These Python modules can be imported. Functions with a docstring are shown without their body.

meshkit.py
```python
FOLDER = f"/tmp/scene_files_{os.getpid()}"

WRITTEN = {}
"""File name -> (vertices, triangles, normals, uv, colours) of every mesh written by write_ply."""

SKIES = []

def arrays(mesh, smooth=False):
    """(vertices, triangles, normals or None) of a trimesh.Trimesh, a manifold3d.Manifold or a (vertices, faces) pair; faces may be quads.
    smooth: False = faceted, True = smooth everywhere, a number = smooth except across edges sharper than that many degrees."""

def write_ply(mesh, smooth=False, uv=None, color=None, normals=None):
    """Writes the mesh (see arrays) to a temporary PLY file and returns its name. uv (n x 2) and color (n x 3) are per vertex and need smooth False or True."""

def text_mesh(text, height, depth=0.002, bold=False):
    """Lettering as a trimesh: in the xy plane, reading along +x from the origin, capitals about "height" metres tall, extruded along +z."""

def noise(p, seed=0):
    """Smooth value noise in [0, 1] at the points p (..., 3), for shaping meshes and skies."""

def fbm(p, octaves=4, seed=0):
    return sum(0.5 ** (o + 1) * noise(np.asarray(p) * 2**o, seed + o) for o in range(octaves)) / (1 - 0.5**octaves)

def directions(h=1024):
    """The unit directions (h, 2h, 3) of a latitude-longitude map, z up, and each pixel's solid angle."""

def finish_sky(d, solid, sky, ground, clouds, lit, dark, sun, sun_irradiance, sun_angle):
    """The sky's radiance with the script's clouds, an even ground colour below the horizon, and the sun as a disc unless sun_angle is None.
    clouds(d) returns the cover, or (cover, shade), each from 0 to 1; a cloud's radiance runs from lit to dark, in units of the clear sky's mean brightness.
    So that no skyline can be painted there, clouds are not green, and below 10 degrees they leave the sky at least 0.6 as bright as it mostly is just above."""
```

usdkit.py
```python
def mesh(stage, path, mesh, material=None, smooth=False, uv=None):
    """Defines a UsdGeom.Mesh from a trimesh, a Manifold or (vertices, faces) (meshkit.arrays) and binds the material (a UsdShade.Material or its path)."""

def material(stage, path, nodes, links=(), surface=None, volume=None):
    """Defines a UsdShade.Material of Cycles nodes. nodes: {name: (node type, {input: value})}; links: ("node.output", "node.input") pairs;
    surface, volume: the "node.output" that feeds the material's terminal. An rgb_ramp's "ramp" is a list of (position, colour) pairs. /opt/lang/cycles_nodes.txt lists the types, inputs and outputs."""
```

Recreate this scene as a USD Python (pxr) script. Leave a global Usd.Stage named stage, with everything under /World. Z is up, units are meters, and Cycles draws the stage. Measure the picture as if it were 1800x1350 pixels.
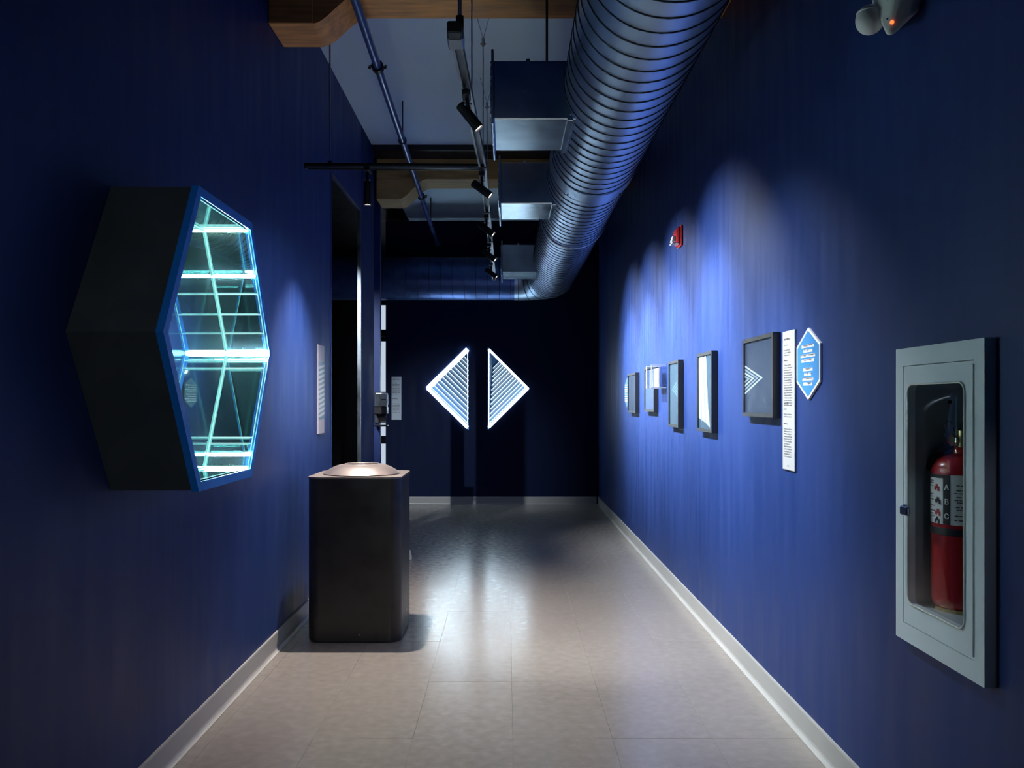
import math, random
import numpy as np, trimesh, manifold3d as m3, usdkit, meshkit
from shapely.geometry import Polygon
from pxr import Usd, UsdGeom, UsdLux, Gf

random.seed(7)
rng = np.random.default_rng(7)
stage = Usd.Stage.CreateInMemory()
UsdGeom.SetStageUpAxis(stage, 'Z')
UsdGeom.SetStageMetersPerUnit(stage, 1.0)
UsdGeom.Xform.Define(stage, '/World')
S = 0.79                      # the scene is laid out in working units of 0.79 m
F, VPU, VPV, EYE = 1500.0, 892.0, 707.0, 1.3

# ------------------------------------------------------------------ camera
cam = UsdGeom.Camera.Define(stage, '/World/Camera')
cam.CreateHorizontalApertureAttr(36.0)
cam.CreateFocalLengthAttr(36.0 * F / 1800)
cam.CreateHorizontalApertureOffsetAttr(36.0 / 1800 * (900 - VPU))
cam.CreateVerticalApertureOffsetAttr(36.0 / 1800 * (VPV - 675))
cam.AddTranslateOp().Set((0, 0, EYE * S))
cam.AddRotateXOp().Set(90.0)
cam.CreateExposureAttr(0.0)

# ------------------------------------------------------------------ lights
SPOT = 3.0                    # overall strength of the track heads


def aim(prim, pos, d):
    d = np.asarray(d, float) / np.linalg.norm(d)
    z = -d
    x = np.cross((0, 1, 0) if abs(z[1]) < .9 else (1, 0, 0), z)
    x /= np.linalg.norm(x)
    y = np.cross(z, x)
    M = Gf.Matrix4d(*x, 0, *y, 0, *z, 0, *(float(c) * S for c in pos), 1)
    prim.AddTransformOp().Set(M)


def spot(name, pos, d, angle, soft, power, color=(1, 1, 1), r=.018):
    l = UsdLux.SphereLight.Define(stage, '/World/' + name)
    l.CreateRadiusAttr(r * S)
    l.CreateIntensityAttr(power * SPOT)
    l.CreateNormalizeAttr(True)
    l.CreateColorAttr(Gf.Vec3f(*color))
    s = UsdLux.ShapingAPI.Apply(l.GetPrim())
    s.CreateShapingConeAngleAttr(angle)
    s.CreateShapingConeSoftnessAttr(soft)
    aim(l, pos, d)


COOL = (.86, .93, 1.0)
# the heads of the track, at their lenses: (lens, direction, strength)
HEADS = [((-.165, 3.72, 2.545), (.62, -.02, -.785)), ((-.150, 4.99, 2.545), (.78, -.14, -.61)), ((-.152, 6.14, 2.545), (.78, -.14, -.61)),
         ((-.154, 7.24, 2.545), (.78, -.14, -.61)), ((-.156, 8.23, 2.545), (.78, -.14, -.61))]
HLEN, HRAD = .132, .023
HPOW = [22, 41, 48, 53, 41]
for i, ((c, d), p) in enumerate(zip(HEADS, HPOW)):
    dn = np.array(d) / np.linalg.norm(d)
    spot('track_head_light_%d' % i, np.array(c) + dn * (HLEN / 2 + .012), d, 27., 1., p * .9, COOL)
    spot('track_head_spill_light_%d' % i, np.array(c) + dn * (HLEN / 2 + .012), d, 44., 1., p * .55, COOL)
DOWN = (-.80, 4.88, 2.495)
spot('down_head_light', (DOWN[0], DOWN[1], DOWN[2] - HLEN / 2 - .014), (0.03, 0, -1), 48., .9, 26, (1, .9, .82))
# unseen spots: near heads past the picture's edge, and added fills as marked
spot('near_head_light', (-.2, 2.2, 2.6), (-1.03, 3.15, -1.2), 14., 1., 30, COOL)
spot('added_side_room_spot', (-1.95, 5.1, 2.7), (.66, 3.0, -1.15), 15., 1., 42, COOL)  # unseen spot added to light the pier and jamb edge
spot('added_rear_spot', (.3, -2.5, 2.9), (-.55, 4.8, -1.6), 19., 1., 8, COOL)  # unseen fill added behind the viewer for the faces turned this way
spot('added_mid_floor_spot', (.12, 2.6, 2.5), (.36, 2.4, -2.5), 19., 1., 34, (.95, .97, 1))  # unseen fill added to brighten the floor and its bounce to the ceiling
spot('near_floor_light', (-.2, 2.4, 3.2), (.12, .95, -3.2), 28., 1., 12, (1, .9, .82))

# ------------------------------------------------------------------ materials
L = '/World/Looks/'
UsdGeom.Scope.Define(stage, '/World/Looks')


def pm(name, color, rough=.5, metal=0., vary=.12, scale=9., bump=0., bscale=60., stretch=(1, 1, 1), **kw):
    """principled surface whose colour and roughness vary a little with a noise"""
    c = np.array(color, float)
    nodes = {'g': ('geometry', {}), 'm': ('mapping', {'scale': tuple(np.array(stretch) * scale / S)}), 'n': ('noise_texture', {'detail': 4., 'scale': 1.}),
             'r': ('rgb_ramp', {'ramp': [(.25, tuple(c * (1 - vary))), (.75, tuple(np.minimum(c * (1 + vary), 1)))]}),
             'rr': ('map_range', {'from_min': .3, 'from_max': .7, 'to_min': max(rough * .85, 0), 'to_max': min(rough * 1.15, 1)}),
             'p': ('principled_bsdf', {'metallic': metal, **kw})}
    links = [('g.position', 'm.vector'), ('m.vector', 'n.vector'), ('n.fac', 'r.fac'), ('r.color', 'p.base_color'), ('n.fac', 'rr.value'), ('rr.result', 'p.roughness')]
    if bump:
        nodes['m2'] = ('mapping', {'scale': tuple(np.array(stretch) * bscale / S)})
        nodes['n2'] = ('noise_texture', {'detail': 3., 'scale': 1.})
        nodes['b'] = ('bump', {'strength': bump, 'distance': .002})
        links += [('g.position', 'm2.vector'), ('m2.vector', 'n2.vector'), ('n2.fac', 'b.height'), ('b.normal', 'p.normal')]
    return usdkit.material(stage, L + name, nodes, links, surface='p.BSDF')


def em(name, color, strength):
    return usdkit.material(stage, L + name, {'e': ('emission', {'color': color, 'strength': strength})}, surface='e.emission')


def pane(name, tint, refl, rough=0.0, rcol=(1, 1, 1)):
    return usdkit.material(stage, L + name, {'t': ('transparent_bsdf', {'color': tint}), 'g': ('glossy_bsdf', {'color': rcol, 'roughness': rough}), 'x': ('mix_closure', {'fac': refl})},
                           [('t.BSDF', 'x.closure1'), ('g.BSDF', 'x.closure2')], surface='x.closure')


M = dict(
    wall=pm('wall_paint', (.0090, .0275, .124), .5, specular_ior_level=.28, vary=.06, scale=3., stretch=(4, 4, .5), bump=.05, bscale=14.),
    wall_dim=pm('wall_paint_dimmed', (.0040, .0098, .040), .6, specular_ior_level=.1, vary=.06, scale=3., stretch=(4, 4, .5), bump=.05, bscale=14.),  # wall paint darkened to put the back wall's dimness in the colour
    wall_shaded=pm('wall_paint_shaded', (.0070, .0210, .085), .75, specular_ior_level=.1, vary=.06, scale=3.),  # wall paint darkened and dulled to keep the shaded wall end dark
    ceil=pm('ceiling_paint', (.60, .79, .92), .8, vary=.04, scale=2.),
    black=pm('black_paint', (.008, .009, .012), .5),
    base=pm('vinyl_base', (.34, .335, .32), .42, vary=.05, scale=4.),
    tile=pm('floor_vinyl', (.215, .194, .174), .21, vary=.05, scale=22., bump=.035, bscale=40., specular_ior_level=.65),
    tile2=pm('floor_vinyl_light', (.218, .197, .176), .21, vary=.05, scale=20., bump=.035, bscale=40., specular_ior_level=.65),
    tile3=pm('floor_vinyl_dark', (.212, .191, .172), .21, vary=.05, scale=24., bump=.035, bscale=40., specular_ior_level=.65),
    sub=pm('subfloor', (.06, .055, .05), .8),
    wood=pm('timber', (.68, .33, .105), .62, vary=.35, scale=5., stretch=(.7, 5, 8), bump=.3, bscale=30.),
    wood_dark=pm('timber_dark', (.42, .28, .10), .7, vary=.3, scale=5., stretch=(.7, 5, 8), bump=.3, bscale=30.),
    duct=pm('galvanised_steel', (.36, .48, .64), .40, 1., vary=.03, scale=6., stretch=(1, .4, 1)),
    seam=pm('seam_dark_steel', (.03, .04, .06), .5, .6),  # darker steel, for paint and dirt in the seams
    sheet=pm('sheet_metal', (.46, .60, .72), .27, 1., vary=.03, scale=2.),
    duct_blue=pm('blue_duct_paint', (.075, .14, .36), .38, .8),
    pipe=pm('blue_pipe_paint', (.055, .10, .30), .28, .2),
    rod=pm('steel_rod', (.45, .48, .52), .35, 1.),
    track=pm('track_aluminium', (.20, .23, .26), .4, .9),
    head=pm('black_lamp_enamel', (.010, .010, .012), .42, specular_ior_level=.2),
    case=pm('case_black', (.045, .055, .060), .55),
    rim=pm('rim_blue', (.006, .20, .72), .42, vary=.04),
    bin=pm('bin_charcoal', (.030, .027, .026), .36, .3, vary=.1),
    lid=pm('bin_bronze', (.20, .17, .16), .48, .6, vary=.06),
    white=pm('white_board', (.80, .80, .80), .45, vary=.02),
    panel=pm('white_text_panel', (.37, .37, .37), .5, vary=.02),
    grey=pm('grey_board', (.55, .64, .70), .6, vary=.04),
    mauve=pm('mauve_board', (.26, .24, .27), .5, vary=.05),
    sky=pm('sign_blue', (.035, .20, .46), .45, vary=.02),
    ink=pm('print_ink', (.10, .10, .10), .6),
    ink_soft=pm('print_ink_soft', (.22, .22, .22), .6),
    frame=pm('frame_black', (.026, .028, .030), .42, vary=.1),
    slate=pm('print_slate', (.019, .030, .056), .35, vary=.06, specular_ior_level=.2),
    slate2=pm('print_blue_slate', (.035, .06, .14), .35, vary=.06, specular_ior_level=.2),
    slate3=pm('print_teal_slate', (.024, .050, .078), .35, vary=.06, specular_ior_level=.2),
    pale=pm('pale_tone', (.22, .27, .29), .4, vary=.05),
    paleb=pm('pale_blue_tone', (.06, .13, .18), .4, vary=.05),
    palem=pm('pale_mid_tone', (.12, .17, .20), .4, vary=.05),
    red=pm('red_plastic', (.55, .02, .02), .3),
    exred=pm('extinguisher_red', (.42, .012, .012), .28, vary=.05, coat_weight=.5),
    cab=pm('cabinet_white', (.66, .74, .78), .42, vary=.03),
    cabin=pm('cabinet_inside', (.34, .40, .44), .5, vary=.05),
    chrome=pm('chrome', (.75, .77, .8), .15, 1.),
    rubber=pm('black_rubber', (.012, .012, .013), .5),
    brass=pm('brass', (.55, .42, .2), .3, 1.),
    plast=pm('warm_grey_plastic', (.72, .72, .68), .4, vary=.03),
    paper=pm('paper', (.55, .48, .40), .7),
    dot=pm('print_red', (.45, .03, .03), .5),
    acryl=pane('clear_acrylic', (.93, .95, .97), .12, .03),
    acredge=pm('acrylic_edge', (.75, .78, .85), .2),
    bubble=pane('bubble_acrylic', (.93, .95, .96), .05, .02),
    twoway=pane('two_way_mirror', (.88, .97, .97), .09, 0., (.75, .95, .95)),
    mirror=usdkit.material(stage, L + 'teal_mirror', {'g': ('glossy_bsdf', {'color': (.62, .86, .84), 'roughness': .012}), 'd': ('diffuse_bsdf', {'color': (.010, .017, .020)}),
                           'n': ('noise_texture', {'scale': 9.}), 'r': ('map_range', {'from_min': .3, 'from_max': .7, 'to_min': .16, 'to_max': .4}), 'x': ('mix_closure', {})},
                           [('n.fac', 'r.value'), ('r.result', 'x.fac'), ('g.BSDF', 'x.closure1'), ('d.BSDF', 'x.closure2')], surface='x.closure'),
    well=pm('well_lining', (.10, .28, .52), .3, vary=.04),
    led=em('led_white', (.84, .95, 1.0), 700.0),
    led_hot=em('led_hot', (.86, .95, 1.0), 1500.0),
    led_yellow=em('led_yellow', (.95, 1.0, .75), 500.0),
    led_reflection=em('led_reflection', (.55, .9, .9), 1.5),
    seam_glow=em('seam_glow', (.42, .88, .84), 1.5),
    tri_hot=em('tri_led_hot', (.66, .86, 1.0), 28.0),
    tri_reflection=em('tri_led_reflection', (.62, .86, 1.0), 2.0),
    lens=em('lens_glow', (1.0, .88, .80), 9.0),
    window=em('daylit_pane', (.70, .82, 1.0), .75),
    status=em('status_led', (1.0, .13, .03), 2.5),
    reflector=pm('lamp_reflector', (.55, .62, .68), .12, 1., vary=.4, scale=40.),
)

# ------------------------------------------------------------------ shape helpers (working units)
def V(*a): return np.array(a, float)


def box(x0, x1, y0, y1, z0, z1, ch=0.0):
    lo, hi = np.minimum((x0, y0, z0), (x1, y1, z1)), np.maximum((x0, y0, z0), (x1, y1, z1))
    if not ch:
        b = trimesh.creation.box(hi - lo); b.apply_translation((lo + hi) / 2); return b
    ch = min(ch, *(hi - lo) * .45)
    pts = []
    for sx in (0, 1):
        for sy in (0, 1):
            for sz in (0, 1):
                p = np.where((sx, sy, sz), hi, lo); i = np.where((sx, sy, sz), -ch, ch)
                for k in range(3):
                    q = p + i; q[k] = p[k]; pts.append(q)
    return trimesh.convex.convex_hull(np.array(pts))


def cyl(p0, p1, r, n=20, r1=None):
    p0, p1 = V(*p0), V(*p1)
    d = p1 - p0; h = np.linalg.norm(d); t = d / h
    a = np.cross(t, (0, 0, 1) if abs(t[2]) < .9 else (1, 0, 0)); a /= np.linalg.norm(a); b = np.cross(t, a)
    r1 = r if r1 is None else r1
    an = np.arange(n) * 2 * np.pi / n
    ring = np.cos(an)[:, None] * a + np.sin(an)[:, None] * b
    v = np.vstack([p0 + r * ring, p1 + r1 * ring, [p0], [p1]])
    f = []
    for i in range(n):
        j = (i + 1) % n
        f += [[i, j, n + j], [i, n + j, n + i], [2 * n, j, i], [2 * n + 1, n + i, n + j]]
    return trimesh.Trimesh(v, f, process=False)


def tube(path, r, n=10, closed=False, caps=True):
    p = np.asarray(path, float)
    t = (np.roll(p, -1, 0) - np.roll(p, 1, 0)) if closed else np.gradient(p, axis=0)
    t /= np.linalg.norm(t, axis=1, keepdims=True)
    a = np.cross(t[0], (0, 0, 1) if abs(t[0][2]) < .9 else (1, 0, 0)); a /= np.linalg.norm(a)
    rings = []; an = np.arange(n) * 2 * np.pi / n
    rr = np.broadcast_to(r, (len(p),))
    for i in range(len(p)):
        a = a - t[i] * np.dot(a, t[i]); a /= np.linalg.norm(a)
        b = np.cross(t[i], a)
        rings.append(p[i] + rr[i] * (np.cos(an)[:, None] * a + np.sin(an)[:, None] * b))
    v = np.vstack(rings); f = []
    m = len(p)
    for i in range(m if closed else m - 1):
        k = (i + 1) % m
        for j in range(n):
            q = (j + 1) % n
            f += [[i * n + j, i * n + q, k * n + q], [i * n + j, k * n + q, k * n + j]]
    if caps and not closed:
        v = np.vstack([v, p[:1], p[-1:]]); c = m * n
        for j in range(n):
            q = (j + 1) % n
            f += [[c, q, j], [c + 1, (m - 1) * n + j, (m - 1) * n + q]]
    return trimesh.Trimesh(v, f, process=False)


def lathe(profile, center, axis='z', n=40):
    """profile: (radius, height) pairs turned about an axis through center"""
    pr = np.asarray(profile, float); an = np.arange(n) * 2 * np.pi / n
    v = np.stack([np.outer(pr[:, 0], np.cos(an)), np.outer(pr[:, 0], np.sin(an)), np.repeat(pr[:, 1:], n, 1)], -1).reshape(-1, 3)
    f = []
    for i in range(len(pr) - 1):
        for j in range(n):
            q = (j + 1) % n
            f += [[i * n + j, i * n + q, (i + 1) * n + q], [i * n + j, (i + 1) * n + q, (i + 1) * n + j]]
    if axis == 'x': v = v[:, [2, 0, 1]]
    if axis == 'y': v = v[:, [1, 2, 0]]
    return trimesh.Trimesh(v + V(*center), f, process=False)


def poly(pts, a0, a1, axis='x', holes=()):
    """polygon extruded along an axis; 2D coordinates are (y, z) for x, (x, z) for y, (x, y) for z"""
    m = trimesh.creation.extrude_polygon(Polygon(pts, holes), a1 - a0, engine='earcut')
    v = np.array(m.vertices); f = np.array(m.faces); h = v[:, 2] + a0
    if axis == 'x': w = np.stack([h, v[:, 0], v[:, 1]], 1)
    elif axis == 'y': w = np.stack([v[:, 0], h, v[:, 1]], 1); f = f[:, ::-1]
    else: w = np.stack([v[:, 0], v[:, 1], h], 1)
    return trimesh.Trimesh(w, f, process=False)


def cat(*ms): return trimesh.util.concatenate([x for x in ms])


def sphere(c, r, sub=3, sc=(1, 1, 1)):
    s = trimesh.creation.icosphere(sub, 1.0); s.vertices = s.vertices * r * V(*sc) + V(*c); return s


def hull(*ms): return trimesh.convex.convex_hull(np.vstack([m.vertices for m in ms]))


def inset(pts, d):
    g = Polygon(pts).buffer(-d, join_style='mitre'); return list(g.exterior.coords)[:-1]


def quad_prism(a, b, th):
    """a, b: two (n,3) outlines joined as a slab-less wall strip"""
    n = len(a); v = np.vstack([a, b]); f = []
    for i in range(n):
        j = (i + 1) % n
        f += [[i, j, n + j], [i, n + j, n + i]]
    return trimesh.Trimesh(v, f, process=False)


# ------------------------------------------------------------------ scene helpers
used, base_of = {}, {}


def numbered(path):
    k = used.get(path, -1) + 1
    used[path] = k
    return path if k == 0 else '%s_%03d' % (path, k)


def say(prim, **kw):
    for k, v in kw.items():
        if v: prim.SetCustomDataByKey(k, v)


def thing(name, label, category, base=(0, 0, 0), group=None, kind=None, parent='/World'):
    path = numbered(parent + '/' + name)
    x = UsdGeom.Xform.Define(stage, path)
    x.AddTranslateOp().Set(tuple(float(c) * S for c in base))
    base_of[path] = V(*base)
    say(x.GetPrim(), label=label, category=category, group=group, kind=kind)
    return path


def root_base(path):
    while path not in base_of and path.count('/') > 1: path = path.rsplit('/', 1)[0]
    return base_of.get(path, V(0, 0, 0))


def part(parent, name, mesh, mat, smooth=35, label=None, kind=None):
    path = numbered(parent + '/' + name)
    mesh = trimesh.Trimesh((np.array(mesh.vertices) - root_base(parent)) * S, mesh.faces, process=False)
    m = usdkit.mesh(stage, path, mesh, mat if not isinstance(mat, str) else M[mat], smooth=smooth)
    say(m.GetPrim(), label=label, kind=kind)
    return path


def single(name, mesh, mat, label, category, group=None, smooth=35):
    p = part('/World', name, mesh, mat, smooth)
    say(stage.GetPrimAtPath(p), label=label, category=category, group=group)
    return p


def struct(name, mesh, mat, parent='/World', smooth=False):
    p = part(parent, name, mesh, mat, smooth)
    if parent == '/World': say(stage.GetPrimAtPath(p), kind='structure')
    return p


def copy(src, base, label, rotz=0):
    was = stage.GetPrimAtPath(src).GetCustomData()
    stem = src[:-4] if src[-4] == '_' and src[-3:].isdigit() else src
    path = numbered(stem)
    x = UsdGeom.Xform.Define(stage, path)
    x.GetPrim().GetReferences().AddInternalReference(src)
    x.GetPrim().SetInstanceable(True)
    x.ClearXformOpOrder()
    x.AddTranslateOp(opSuffix='place').Set(tuple(float(c) * S for c in base))
    say(x.GetPrim(), label=label, category=was.get('category'), group=was.get('group'))
    return path


# ================================================================== THE SETTING
XL, XR, ZC, YB = -1.213, 1.157, 3.6, 10.84
DOOR = (5.87, 7.05, 2.88)
CAB_Y, CAB_Z = (2.02, 2.48), (.623, 1.453)
struct('wall_left', poly([(-4, 0), (DOOR[0], 0), (DOOR[0], DOOR[2]), (DOOR[1], DOOR[2]), (DOOR[1] + .02, DOOR[2]), (DOOR[1] + .02, ZC), (-4, ZC)], XL - .024, XL), 'wall')
struct('wall_left', box(XL - .024, XL, DOOR[1], 7.75, 0, DOOR[2] - .001), 'wall_shaded')
struct('wall_left', box(XL - .024, XL, DOOR[1] + .021, 7.75, DOOR[2], ZC), 'wall_shaded')
struct('wall_left', box(XL - .075, XL, 8.12, 8.2, 0, ZC), 'wall')
struct('wall_right', poly([(-4, 0), (11, 0), (11, ZC), (-4, ZC)], XR, XR + .25, holes=[[(CAB_Y[0] + .04, CAB_Z[0] + .04), (CAB_Y[1] - .04, CAB_Z[0] + .04), (CAB_Y[1] - .04, CAB_Z[1] - .04), (CAB_Y[0] + .04, CAB_Z[1] - .04)]]), 'wall')
px = lambda u, v, Y: ((u - VPU) * Y / F, EYE + (VPV - v) * Y / F)
TRI = [[px(749, 683, YB), px(823.5, 755.5, YB), px(823.5, 610, YB)], [px(930.5, 683, YB), px(857.5, 610, YB), px(857.5, 755.5, YB)]]
struct('wall_back', poly([(-1.546, 0), (XR, 0), (XR, ZC), (-1.546, ZC)], YB, YB + .12, 'y', holes=TRI), 'wall_dim')
struct('wall_front', box(-1.4, XR + .2, -4.1, -4, 0, ZC), 'wall')
struct('wall_side', box(-4.1, -4, -2, 14.5, 0, ZC), 'black')
struct('wall_side', box(-4, XL - .16, 4.4, 4.5, 0, ZC), 'black')
struct('wall_far', box(-4, XR + .25, 14.4, 14.5, 0, ZC), 'black')
struct('ceiling', box(-4.1, XR + .25, -4.1, 14.5, ZC, ZC + .1), 'ceil')
struct('ceiling', box(XL, XR, -3.99, 4.33, ZC - .012, ZC - .001), 'wall')  # unseen panel added so the duct branch fronts reflect dark blue
struct('ceiling', box(-3.99, XL - .03, 4.51, 13.9, ZC - .012, ZC - .001), 'black')  # black sheet added to put the side room ceiling in darkness
struct('trim', box(XL, XR, 7.62, 7.9, ZC - .05, ZC), 'black')  # dark strip below the ceiling, just before the far beam
# floor: 12 x 24 vinyl tiles laid along the corridor
fl = thing('floor', None, None, kind='structure')
part(fl, 'subfloor', box(-4.1, XR + .25, -4.1, 14.5, -.12, -.006), 'tile3', False)
TW, TL = .386, .67
x0, y0 = .02 - 4 * TW, 3.3 - 10 * TL
k = 0
for i in range(8):
    for j in range(22):
        a, b = max(x0 + i * TW, -4.1), min(x0 + (i + 1) * TW, XR + .01)
        if a >= b or (b < XL and j < 14): continue
        lift = rng.uniform(-.0006, .0006)
        t = box(a + .0002, b - .0002, y0 + j * TL + .0002, y0 + (j + 1) * TL - .0002, -.006, lift, .0004)
        part(fl, 'tile', t, M[('tile', 'tile2', 'tile3')[int(rng.integers(3))]], False)
part(fl, 'side_room_covering', box(-4.1, x0, -2.1, 14, -.006, -.0005), 'tile3', False)
# cove base: an upright strip with a curved toe
PROF = [(0, 0), (.026, 0), (.026, .003), (.016, .006), (.011, .012), (.009, .02), (.009, .094), (.007, .1), (0, .1)]


def base_x(name, x, s, y0, y1):
    m = poly([(x + s * p, z) for p, z in PROF], y0, y1, 'y')
    struct(name, m, 'base')


base_x('baseboard_left', XL, 1, -4, DOOR[0]); base_x('baseboard_left', XL, 1, DOOR[1], 7.75); base_x('baseboard_left', XL, 1, 8.12, 8.2)
base_x('baseboard_right', XR, -1, -4, YB)
struct('baseboard_back', poly([(YB - p, z) for p, z in PROF], -1.546, XR - .026, 'x'), 'base')
# metal corner beads round the opening in the left wall
struct('trim', box(XL - .026, XL + .003, DOOR[1] - .003, DOOR[1] + .010, 0, DOOR[2]), 'track')
struct('trim', box(XL - .006, XL + .003, DOOR[0], DOOR[1], DOOR[2] - .003, DOOR[2] + .006), 'track')
struct('trim', box(XL - .02, XL + .004, DOOR[0] - .012, DOOR[0] + .004, 0, DOOR[2]), 'wall')
# glazing of the room beyond
win = thing('window_1', None, None, (-2.0, 13.2, 0), kind='structure')
wx0, wx1, wy = -2.0, -1.70, 13.2
for z0, z1 in ((.2, .66), (.78, 2.24), (2.42, 2.8)):
    part(win, 'pane', box(wx0, wx1, wy, wy + .01, z0, z1), 'window', False)
for z0, z1 in ((.1, .2), (.66, .78), (2.24, 2.30), (2.33, 2.42), (2.8, 2.9)):
    part(win, 'frame_rail', box(wx0 - .05, wx1 + .05, wy - .03, wy + .03, z0, z1, .006), 'black', False)
for a in (wx0 - .05, wx1):
    part(win, 'frame_post', box(a, a + .05, wy - .03, wy + .03, .1, 2.9, .006), 'black', False)

# ================================================================== BIG THINGS
# timber beams with curved bolsters at the left wall
def beam(y0, y1, zb, zt, zh, label, dark, xa, xb, xc):
    t = thing('timber_beam', label, 'beam', (0, y0, zt))
    part(t, 'beam', box(XL, XR, y0, y1, zb, zt, .006), dark, False)
    n = 14
    out = [(XL, zb + .02), (XL, zh), (xa, zh)]
    for i in range(n + 1):
        s = i / n
        out.append((xa + (xc - xa) * s, zh + (zb - zh) * (s * s * (3 - 2 * s)) ** .9))
    out.append((xc, zb + .02))
    part(t, 'bolster', poly(out, y0 - .004, y1 + .004, 'y'), dark, 25)
    part(t, 'end_block', box(XL, xa - .004, y0 - .012, y1 + .012, zh - .004, zb + .08, .004), dark, False)
    return t


beam(4.34, 4.61, 3.37, 3.6, 3.225, 'orange-brown timber beam nearest overhead, cut off by the top edge', 'wood', -.985, 0, -.76)
beam(7.9, 8.25, 3.365, 3.58, 3.18, 'dark timber beam beyond the crossing track bar, pale lit underside', 'wood_dark', -1.0, 0, -.74)

# round spiral duct
DX, DZ, DR = .533, 2.813, .263
duct = thing('spiral_duct', 'large round spiral-seamed steel air duct running along the ceiling', 'air duct', (DX, 5, DZ))


def ring_sweep(path, r, n=64):
    return tube(path, r, n, caps=False)


for k, (ya, yb) in enumerate(((-1.6, 2.3), (2.3, 5.17), (5.33, 10.0))):
    b = part(duct, 'duct_section', ring_sweep([(DX, y, DZ) for y in np.linspace(ya, yb, 4)], DR), 'duct', True)
    if yb < 2.5: continue
    turns = (yb - ya) / .112; N = int(turns * 44)
    th = np.linspace(0, turns * 2 * np.pi, N)
    part(b, 'seam', tube(np.stack([DX + (DR + .0005) * np.cos(-th), np.linspace(ya, yb, N), DZ + (DR + .0005) * np.sin(-th)], 1), .0042, 5), 'seam', True)
cuff = part(duct, 'coupling', ring_sweep([(DX, y, DZ) for y in (5.15, 5.152, 5.348, 5.35)], [DR, DR + .006, DR + .006, DR]), 'duct', 35)
for a in (-.9, -2.2):
    part(cuff, 'screw', sphere((DX + (DR + .008) * math.cos(a), 5.33, DZ + (DR + .008) * math.sin(a)), .006, 1), 'seam')
arc = [(DX - .4 + .4 * math.cos(t), 10.07 + .4 * math.sin(t), DZ) for t in np.linspace(0, math.pi / 2, 12)]
part(duct, 'elbow', ring_sweep([(DX, 9.98, DZ)] + arc + [(DX - .45, 10.47, DZ)], DR + .003), 'duct', True)
for t in np.linspace(0, math.pi / 2, 5):
    c = V(DX - .4 + .4 * math.cos(t), 10.07 + .4 * math.sin(t), DZ); u = V(math.cos(t), math.sin(t), 0)
    part(duct, 'gore_seam', tube([c + (DR + .004) * (math.cos(q) * u + math.sin(q) * V(0, 0, 1)) for q in np.linspace(0, 2 * np.pi, 48, endpoint=False)], .004, 5, True), 'seam', True)
b = part(duct, 'duct_section', ring_sweep([(x, 10.47, DZ) for x in np.linspace(DX - .4, -2.6, 4)], DR), 'duct_blue', True, 'blue-painted run along the back wall')
for x in np.arange(-1.5, .05, .14):
    part(b, 'seam', tube([(x, 10.47 + (DR + .001) * math.cos(q), DZ + (DR + .001) * math.sin(q)) for q in np.linspace(0, 2 * np.pi, 40, endpoint=False)], .003, 4, True), 'seam', True)
# strap hangers of the duct
for y in (2.62, 6.9):
    part(duct, 'strap', tube([(DX + (DR + .006) * math.cos(q), y, DZ + (DR + .006) * math.sin(q)) for q in np.linspace(-.2, -math.pi + .2, 24)], .007, 6), 'rod', True)
    part(duct, 'hanger_rod', cyl((DX + .27, y, DZ - .04), (DX + .27, y, ZC), .006, 8), 'rod')

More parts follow.
